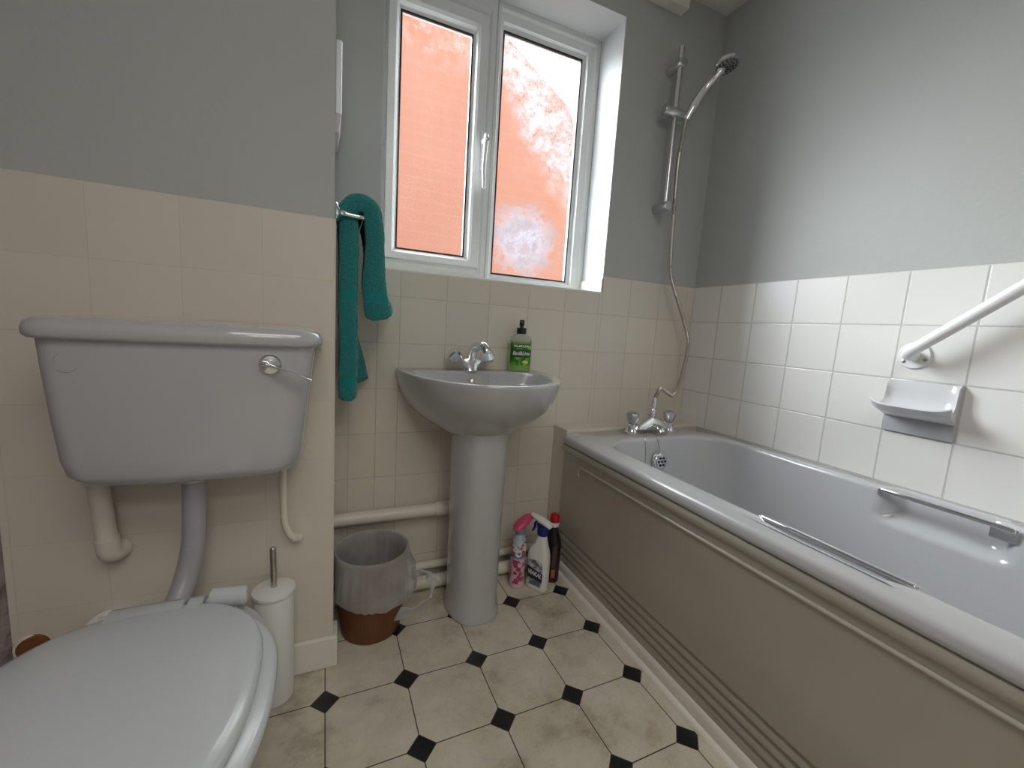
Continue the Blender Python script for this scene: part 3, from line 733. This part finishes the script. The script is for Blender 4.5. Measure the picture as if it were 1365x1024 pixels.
bm = bmn(); lathe(bm, [(.016, .227), (.0175, .229), (.0175, .250), (.015, .256), (.001, .258)], (-.694, 1.333, 0), n=24); obj('cap', bm, M_red, bb)
def bflat(poly, m_, nm, par, d):
    b = bmn(); k = [bq(x, -(.0232+d)*(1-min(.98, abs(x)/.0305)**2.8)**(1/2.8)-.0006, z) for x, z in poly]; b.faces.new([b.verts.new(v) for v in k]); return obj(nm, b, m_, par, smooth=False)
cop = mat('copper_label_ink', srgb(170, 104, 84), .4)
bflat([(.004, .060), (.018, .060), (.018, .140), (.014, .150), (.010, .140), (.004, .138)], mat('brown_label', srgb(84, 56, 50), .4), 'label', bk, .0003)
bflat([(.004, .022), (.018, .022), (.018, .054), (.004, .054)], cop, 'label', bk, .0003)
bflat([(-.022, .030), (-.014, .030), (-.012, .110), (-.016, .150), (-.021, .120)], cop, 'label', bk, .0003)

# ------------------------------------------------------------ waste bin with liner
bn = thing('waste_bin', (-1.331, 1.296, 0), 'brown round waste bin with a white carrier bag liner', 'bin')
bc = (-1.331, 1.296)
n = N('brown_bin'); wv = n.new('ShaderNodeTexWave'); wv.bands_direction = 'X'; n.t.links.new(n.pos(), wv.inputs[0]); wv.inputs['Scale'].default_value = 60; wv.inputs['Distortion'].default_value = 2
bmt = n.set(base=n.mix(wv.outputs['Fac'], srgb(92, 54, 26), srgb(112, 66, 34)), rough=.4)
bm = bmn(); lathe(bm, [(.080, 0), (.084, .003), (.093, .08), (.099, .16), (.102, .245), (.1035, .25), (.100, .25), (.090, .08), (.080, .012), (.001, .012)], (*bc, 0), n=48, cap=False); obj('bin', bm, bmt, bn)
n = N('thin_white_polythene')
p1 = n.new('ShaderNodeBsdfTransparent'); tlb = n.new('ShaderNodeBsdfTranslucent'); tlb.inputs[0].default_value = (.85, .87, .88, 1)
mx = n.new('ShaderNodeMixShader'); mx.inputs[0].default_value = .55; n.set(base=srgb(226, 228, 228), rough=.35)
n.t.links.new(tlb.outputs[0], mx.inputs[1]); n.t.links.new(n.b.outputs[0], mx.inputs[2])
m3 = n.new('ShaderNodeMixShader'); wr_ = n.noise(14, 3); n.put(m3.inputs[0], n.M('ADD', .38, n.M('MULTIPLY', wr_, .5)))
n.t.links.new(p1.outputs[0], m3.inputs[1]); n.t.links.new(mx.outputs[0], m3.inputs[2]); n.t.links.new(m3.outputs[0], n.out.inputs[0])
n.bump(n.noise(20, 4), .6, .01)
M_bag = n.m
NB = 144; rings = []
for (r, z, amp) in [(.060, .03, .004), (.074, .06, .004), (.085, .15, .003), (.092, .22, .002), (.0975, .2525, .0004), (.1045, .2545, .0005), (.107, .248, .001), (.108, .235, .002), (.110, .21, .004), (.112, .19, .005), (.114, .17, .006), (.115, .15, .006), (.114, .137, .005), (.112, .128, .004)]:
    ring = []
    for i in range(NB):
        a = 2*PI*i/NB
        w_ = noise.noise(Vector((math.cos(a)*2.2, math.sin(a)*2.2, z*7)))*1.2+noise.noise(Vector((math.cos(a)*9, math.sin(a)*9, z*5)))*.9
        low = 0
        if z < .2 and r > .1: low = .022*math.sin(a-.5)*(.2-z)/.1 + .012*w_*(.2-z)/.1
        rr_ = r+amp*w_
        # pulled out to the right where the handle hangs
        pull = math.exp(-((a-5.85+PI) % (2*PI)-PI)**2/.12)*(.016 if (r > .1 and z < .23) else 0)
        x = bc[0]+(rr_+pull)*math.cos(a); y = bc[1]+(rr_+pull)*math.sin(a)
        x = max(x, XL+.008); y = min(y, YB-.012-.0)
        ring.append((x, y, z+low))
    rings.append(ring)
bm = bmn(); loft(bm, rings, False, False); bagm = obj('bag_liner', bm, M_bag, bn, ang=80)
# carrier handle: flat strap loop hanging to the right
bm = bmn()
hp = spline([(bc[0]+.096, bc[1]-.045, .165), (bc[0]+.132, bc[1]-.050, .178), (bc[0]+.156, bc[1]-.056, .172), (bc[0]+.166, bc[1]-.066, .142), (bc[0]+.158, bc[1]-.080, .112), (bc[0]+.130, bc[1]-.092, .094), (bc[0]+.095, bc[1]-.100, .090), (bc[0]+.060, bc[1]-.108, .098)], 6)
L_, Rr = [], []
for i, (p, t, u, w) in enumerate(frames(hp)):
    k = .010+.006*math.sin(i*.5)+(.010 if i > 26 else 0)
    side = Vector((0.25, -.3, .9)) if i < 14 or i > 24 else Vector((.8, -.4, .3))
    side = (side-t*side.dot(t)).normalized(); q = t.cross(side)*.0012
    L_.append([p+side*k+q, p+q*2.2, p-side*k+q, p-side*k-q, p-q*.2, p+side*k-q])
loft(bm, L_); obj('bag_handle', bm, M_bag, bagm, ang=80)

# ------------------------------------------------------------ pipes
bm = bmn(); tube(bm, [(XL+.005, 1.432, .283), (-1.10, 1.432, .283)], .021, 20); tube(bm, [(-1.115, 1.432, .283), (-1.05, 1.432, .283)], .0245, 20)
tag(obj('waste_pipe', bm, M_pipe), 'fat cream basin waste pipe running level above the bin', 'pipe')
bm = bmn(); tube(bm, [(XL+.005, 1.447, .072), (-.655, 1.447, .072)], .014, 16)
tag(obj('heating_pipe', bm, M_pipe), 'thin cream pipe, upper of the two pipes along the foot of the back wall', 'pipe', 'pipes along the floor')
bm = bmn(); tube(bm, [(XL+.005, 1.408, .034), (-.655, 1.408, .034)], .022, 16)
tag(obj('skirting_pipe', bm, M_pipe), 'thick cream pipe lying just above the floor below the thinner pipe', 'pipe', 'pipes along the floor')
bm = bmn(); tube(bm, [(-1.872, 1.140, .583), (-1.868, 1.143, .50), (-1.864, 1.146, .425)], .0175, 18)
tube(bm, spline([(-1.8645, 1.146, .440), (-1.863, 1.150, .408), (-1.858, 1.162, .400), (-1.854, 1.179, .400)], 5), .0200, 18)
tube(bm, [(-1.872, 1.140, .585), (-1.8715, 1.140, .560)], .021, 18)
tag(obj('overflow_pipe', bm, M_pipe), 'short cream overflow pipe below the left end of the cistern', 'pipe')
bm = bmn(); tube(bm, spline([(-1.547, 1.150, .584), (-1.547, 1.150, .50), (-1.545, 1.150, .43), (-1.535, 1.152, .395), (-1.522, 1.160, .378), (-1.514, 1.183, .374)], 6), .0075, 14)
tube(bm, [(-1.528, 1.155, .384), (-1.516, 1.168, .375)], .0105, 14)
tag(obj('supply_pipe', bm, M_pipe), 'slim cream water pipe below the right end of the cistern', 'pipe')
bm = bmn(); tube(bm, [(-2.001, YL-.003, .208), (-2.001, YL-.018, .208)], .024, 20); 
o = obj('pipe_stub', bm, mat('corroded_brown_end', srgb(120, 74, 34), .7, .25, 60, bump=.5, bs=120)); tag(o, 'brown capped pipe stub in the tiled wall left of the toilet', 'pipe')
bm = bmn(); lathe(bm, [(.026, 0), (.027, .003), (.0245, .008), (.023, .008)], (-2.007, YL-TT, .206), (0, -1, 0), 24); obj('white_sealant', bm, M_gloss, o)

# ------------------------------------------------------------ cistern
cs = thing('toilet_cistern', (-1.685, YL, .60), 'pale grey low level toilet cistern mounted on the cream tiled wall', 'cistern')
def cring(x0, x1, yf, yb, z, rc, bow=.02, n=40):
    # front edge bows outward, front corners rounded by rc
    p = []
    cx, hx = (x0+x1)/2, (x1-x0)/2
    def front(x): return yf+bow*((x-cx)/hx)**2
    # back right -> right side -> front -> left side -> back left
    p.append((x1, yb, z)); p.append((x1, (yb+yf+bow+rc)/2, z))
    for i in range(9):
        a = PI/2*i/8; p.append((x1-rc+rc*math.cos(a), front(x1-rc)+rc-rc*math.sin(a), z))
    for i in range(1, n): x = x1-rc-(x1-x0-2*rc)*i/n; p.append((x, front(x), z))
    for i in range(9):
        a = PI/2+PI/2*i/8; p.append((x0+rc+rc*math.cos(a), front(x0+rc)+rc-rc*math.sin(a), z))
    p.append((x0, (yb+yf+bow+rc)/2, z)); p.append((x0, yb, z))
    return p
yb = YL-TT-.001
bm = bmn()
body_r = [(-1.835, -1.545, 1.035, .588, .05), (-1.850, -1.530, 1.018, .590, .055), (-1.868, -1.515, 1.004, .598, .055), (-1.876, -1.507, .998, .612, .05), (-1.880, -1.502, .995, .640, .045), (-1.885, -1.494, .990, .72, .042), (-1.889, -1.484, .986, .80, .040), (-1.891, -1.478, .984, .853, .038)]
loft(bm, [cring(x0, x1, yf, yb, z, rc) for x0, x1, yf, z, rc in body_r]); cb_ = obj('tank', bm, M_cer, cs, ang=50)
bm = bmn()
loft(bm, [cring(x0, x1, yf, yb, z, rc) for x0, x1, yf, z, rc in [(-1.893, -1.476, .982, .8515, .04), (-1.901, -1.468, .975, .8530, .046), (-1.9045, -1.4645, .972, .858, .048), (-1.905, -1.464, .9715, .868, .048), (-1.902, -1.467, .974, .878, .046), (-1.893, -1.475, .982, .8855, .042), (-1.870, -1.495, 1.000, .8885, .036), (-1.80, -1.56, 1.05, .890, .03)]])
obj('cistern_lid', bm, M_cer, cs, ang=50)
# lever
fy_ = .984+.02*((-1.553+1.685)/.2)**2-.0005
lc = Vector((-1.553, fy_+.002, .818))
bm = bmn(); lathe(bm, [(.019, 0), (.019, .004), (.0165, .007), (.009, .008), (.009, .012), (.001, .013)], lc, (.07, -1, 0), 32); lv = obj('lever_rose', bm, M_chrome, cs)
bm = bmn(); lp_ = spline([lc+Vector((-.012, -.014, .004)), lc+Vector((.0, -.017, .001)), lc+Vector((.03, -.022, -.010)), lc+Vector((.060, -.020, -.022)), lc+Vector((.072, -.017, -.027))], 5)
tube(bm, lp_, [(.0045, .006)]*5+[(.0022, .006)]*(len(lp_)-6)+[(.001, .004)], 12); obj('flush_lever', bm, M_chrome, lv)
bm = bmn(); lathe(bm, [(.0155, 0), (.0158, .0006), (.0166, .0006), (.017, 0)], (-1.842, .9968, .815), (-.07, -1, .02), 32, cap=False); obj('blank_plug', bm, M_cer, cs)
# flush pipe
bm = bmn(); tube(bm, spline([(-1.700, 1.085, .585), (-1.702, 1.085, .50), (-1.706, 1.083, .43), (-1.716, 1.070, .37), (-1.726, 1.035, .33), (-1.730, .99, .315), (-1.73, .94, .312)], 7), .0205, 22)
fp = obj('flush_pipe', bm, M_grey, cs)
bm = bmn(); lathe(bm, [(.024, 0), (.029, .002), (.029, .016), (.026, .020), (.022, .020)], (-1.700, 1.085, .571), n=6*4); obj('flush_pipe_nut', bm, M_pipe, fp)

# ------------------------------------------------------------ toilet
tcx = -1.700
tt = thing('toilet', (tcx, .70, 0), 'pale grey toilet pan with closed glossy lid in the near left corner', 'toilet')
def oval(cx, y_back, y_front, hw, z, n=72, sq_=2.25, backflat=3.2):
    # toilet-seat outline, broad rounded back, pointed front
    p = []; ym = y_back-(y_back-y_front)*.44
    for i in range(n):
        a = 2*PI*i/n; c, s = math.cos(a), math.sin(a)
        if s >= 0: p.append((cx+hw*math.copysign(abs(c)**(2/backflat), c), ym+(y_back-ym)*abs(s)**(2/backflat), z))
        else: p.append((cx+hw*math.copysign(abs(c)**(2/sq_), c), ym-(ym-y_front)*abs(s)**(2/sq_), z))
    return p
bm = bmn()
loft(bm, [oval(tcx, .90, .50, hw, z, backflat=2.6) if 0 else oval(tcx, yb_, yf_, hw, z, backflat=bf) for yb_, yf_, hw, z, bf in
    [(.93, .62, .105, 0, 3), (.93, .60, .112, .004, 3), (.93, .60, .110, .02, 3), (.925, .62, .100, .06, 3), (.92, .63, .098, .14, 3), (.925, .60, .110, .20, 3), (.93, .55, .135, .27, 3.2), (.93, .49, .156, .34, 2.6), (.932, .466, .165, .375, 2.6), (.932, .462, .168, .388, 2.6), (.930, .465, .166, .396, 2.6),
     (.86, .50, .128, .396, 2.4), (.85, .51, .120, .388, 2.2), (.84, .54, .105, .33, 2.2), (.80, .60, .070, .26, 2.1), (.76, .66, .03, .22, 2)]])
obj('pan', bm, M_cer, tt, ang=60)
# outlet connector to the wall
bm = bmn(); tube(bm, spline([(tcx, .90, .22), (tcx-.02, 1.0, .215), (-1.77, 1.085, .225), (-1.84, 1.125, .221), (-1.890, 1.178, .223)], 6), .032, 24)
oc_ = obj('outlet_connector', bm, M_grey, tt)
bm = bmn(); tube(bm, [(-1.873, 1.155, .222), (-1.889, 1.178, .223)], .037, 24); obj('outlet_collar', bm, M_wplas, oc_)
# seat and lid
SY = .878
bm = bmn(); sr_ = []
def so(ins, z): return oval(tcx+.002, SY-.002-ins, .438+ins, .182-ins, z, backflat=2.6)
loft(bm, [so(.045, .397), so(.008, .397), so(.002, .400), so(0, .406), so(.002, .412), so(.008, .416), so(.045, .417)])
obj('seat', bm, M_seat, tt, ang=50)
bm = bmn()
def lo(ins, z): return oval(tcx-.002, SY-ins*.8, .452+ins, .1665-ins, z, backflat=2.5)
loft(bm, [lo(.03, .4175), lo(.006, .4175), lo(.001, .420), lo(0, .424), lo(.0015, .429), lo(.006, .433), lo(.016, .4365), lo(.04, .4395), lo(.075, .4412), lo(.12, .4420)])
lid = obj('lid', bm, M_seat, tt, ang=60)
# hinge tabs of the lid and hinge barrels
ya_ = SY-.028
for nm, xa, xb_ in (('hinge_tongue', tcx-.062, tcx+.034), ('hinge_tab', tcx+.040, tcx+.060)):
    bm = bmn(); rr_ = []
    for (y, z, k) in [(ya_-.030, .4372, .004), (ya_-.010, .4378, .002), (ya_+.012, .4385, 0), (ya_+.026, .4378, 0), (ya_+.038, .434, 0), (ya_+.046, .426, 0), (ya_+.047, .416, 0)]:
        n_x = 10
        rr_.append([(xa+k, y, z-.007), (xb_-k, y, z-.007)]+[(xb_-k+(xa+k-xb_+k)*q/n_x, y, z) for q in range(n_x+1)])
    loft(bm, rr_); obj(nm, bm, M_seat, lid, ang=50)
bm = bmn(); tube(bm, [(tcx+.064, SY+.016, .422), (tcx+.067, SY+.016, .422), (tcx+.116, SY+.008, .4225), (tcx+.119, SY+.008, .4225)], [.010, .0165, .0165, .013], 20)
tube(bm, [(tcx-.080, SY+.010, .418), (tcx+.090, SY+.014, .420)], .006, 14)
lathe(bm, [(.014, 0), (.015, .003), (.012, .014)], (tcx+.090, SY+.020, .396), n=20); lathe(bm, [(.014, 0), (.015, .003), (.012, .014)], (tcx-.070, SY+.020, .396), n=20)
obj('hinge', bm, M_seat, tt)

# ------------------------------------------------------------ toilet brush
tb = thing('toilet_brush', (-1.566, 1.120, 0), 'white cylindrical toilet brush holder with steel handle by the wall', 'toilet brush')
c_ = (-1.566, 1.122, 0)
bm = bmn(); lathe(bm, [(.036, 0), (.040, .003), (.041, .010), (.041, .268), (.040, .272)], c_, n=40); obj('holder', bm, M_wplas, tb)
bm = bmn(); lathe(bm, [(.040, .270), (.0445, .272), (.0455, .276), (.0445, .280), (.030, .284), (.010, .2855)], c_, n=40); obj('cover', bm, M_wplas, tb)
bm = bmn(); tube(bm, [(c_[0], c_[1], .283), (c_[0]-.001, c_[1], .380), (c_[0]-.001, c_[1], .3825)], [.0068, .0068, .005], 18); obj('handle', bm, M_steel, tb)

# ------------------------------------------------------------ towel and its rail
tr_ = thing('towel_rail', (XL, 1.20, 1.16), 'small chrome towel holder on the side of the boxed wall', 'towel holder')
bm = bmn(); lathe(bm, [(.024, 0), (.022, .004), (.012, .009), (.008, .014), (.007, .022)], (XL+.0035, 1.205, 1.160), (1, 0, 0), 28); obj('rosette', bm, M_chrome, tr_)
bm = bmn(); tube(bm, spline([(XL+.018, 1.205, 1.160), (XL+.040, 1.205, 1.158), (XL+.058, 1.206, 1.157), (XL+.064, 1.214, 1.157), (XL+.064, 1.26, 1.157), (XL+.064, 1.40, 1.157)], 5), .0055, 14)
obj('bar', bm, M_chrome, tr_)
n = N('teal_terry_towelling'); o = n.xyz()
f = n.noise(170, 3, .7)
zn = n.M('MINIMUM', n.M('ABSOLUTE', n.M('SUBTRACT', o[2], .972)), n.M('ABSOLUTE', n.M('SUBTRACT', o[2], .755)))
bandm = n.M('LESS_THAN', zn, .013)
base = n.mix(f, srgb(0, 96, 98), srgb(24, 160, 158))
n.set(base=n.mix(bandm, base, srgb(8, 124, 124)), rough=.95, sheen=.25)
n.bump(n.M('MULTIPLY', f, n.M('SUBTRACT', 1.0, n.M('MULTIPLY', bandm, .85))), .9, .012)
M_towel = n.m
tw = thing('hand_towel', (XL+.06, 1.30, 1.19), 'teal terry hand towel draped over the chrome holder left of the window', 'towel')
rail = Vector((XL+.064, 0, 1.157))
def sheet(name, cpath, y0, y1, th, zbot, ny=44):
    """cpath(s, y) -> (x, z) centre line; s in 0..1; thickened both sides and closed at the rims"""
    bm = bmn(); ns = 110; outer, inner = [], []
    for j in range(ny+1):
        y = y0+(y1-y0)*j/ny; e0 = min(1, (min(j, ny-j)+.3)/2.2); tt_ = th*(math.sin(e0*PI/2)**.7*.85+.15)
        pts = [Vector(cpath(i/ns, y)) for i in range(ns+1)]
        ro, ri = [], []
        for i, p in enumerate(pts):
            t = (pts[min(ns, i+1)]-pts[max(0, i-1)]).normalized(); nn = Vector((t.y, -t.x))
            q = noise.noise(Vector((p.x*30, y*30, p.y*30)))*.002
            nz = noise.noise(Vector((p.x*210, y*210, p.y*210)))
            flat_ = .2 if (abs(p.y-.972) < .013 or abs(p.y-.755) < .013) else 1
            endt = min(1, (min(i, ns-i)+.4)/1.6)**.4
            thin = tt_*(.96 if flat_ < 1 else 1)*endt*(1+(.60 if i/ns > .68 else .1)*max(0, (1.10-p.y)/.2 if i/ns > .68 else 0))
            ro.append((p.x+nn.x*(thin/2+q+nz*.0016*flat_), y, p.y+nn.y*(thin/2+q+nz*.0016*flat_)))
            ri.append((p.x-nn.x*(thin/2-q+nz*.0016*flat_), y, p.y-nn.y*(thin/2-q+nz*.0016*flat_)))
        outer.append(ro); inner.append(ri)
    rings = [o_+i_[::-1] for o_, i_ in zip(outer, inner)]
    L = loft(bm, rings, False, False); n2 = len(L[0])
    for V in (L[0], L[-1]):
        for i in range(ns): bm.faces.new((V[i], V[i+1], V[n2-2-i], V[n2-1-i]))
    return obj(name, bm, M_towel, tw, ang=180)
def cp(s, y):
    k = (y-1.215)/.21
    # total run: down the back (0..0.5), over, down the front (0.6..1)
    wv_ = .004*math.sin(y*55)+.003*math.sin(y*23+1)
    zb = .705+.0*k; zf = .915+.020*k
    xb = -1.424; 
    if s < .56:
        t = s/.56; z = zb+(1.165-zb)*t; bow = .010*math.sin(t*3.0)+.004*math.sin(t*9)
        return (xb+.0130+bow*.3+wv_*(1-t)*.5+.006*(1-t), z)
    if s < .68:
        a = PI*(1-(s-.56)/.12); r = .0295
        return (-1.3815+r*math.cos(a), 1.166+r*math.sin(a)*.92)
    t = (s-.68)/.32; z = 1.165-(1.165-zf)*t
    return (-1.352+.024*t**1.4+wv_*t*1.2+.004*math.sin(t*7)+.010*k*t, z)
sheet('towel_fold', cp, 1.212, 1.40, .044, 0)
# the rear corner that swings out from the longer fall
bm = bmn(); G = []
for i in range(25):
    t = i/24; z = .93-.215*t
    row = []
    for j in range(9):
        k = j/8
        row.append((-1.412+.010+(.055*t)*k**1.2+.004*math.sin(k*6+t*3), 1.36+.06*k*(.4+t), z+.02*k*t))
    G.append(row)
th_ = Vector((.006, -.008, 0))
rings = [[tuple(Vector(p)+th_) for p in r]+[tuple(Vector(p)-th_) for p in r[::-1]] for r in G]
loft(bm, rings); obj('towel_corner', bm, M_towel, tw, ang=180)

# ------------------------------------------------------------ slim white unit on the boxed wall, above the towel
wc = thing('wall_unit', (XL, 1.40, 1.42), 'slim white box unit fixed to the boxed wall above the teal towel', 'wall unit')
bm = bmn(); box(bm, XL+.0005, XL+.016, 1.30, 1.455, 1.415, 1.585, .003, 2); obj('casing', bm, M_white, wc, smooth=False)
bm = bmn(); loft(bm, [[(XL+.0005, 1.30, 1.415), (XL+.014, 1.30, 1.415), (XL+.014, 1.455, 1.415), (XL+.0005, 1.455, 1.415)], [(XL+.0005, 1.305, 1.375), (XL+.010, 1.305, 1.375), (XL+.010, 1.45, 1.375), (XL+.0005, 1.45, 1.375)]])
obj('lower_cover', bm, mat('pale_lilac_plastic', srgb(214, 200, 210), .4), wc, smooth=False)
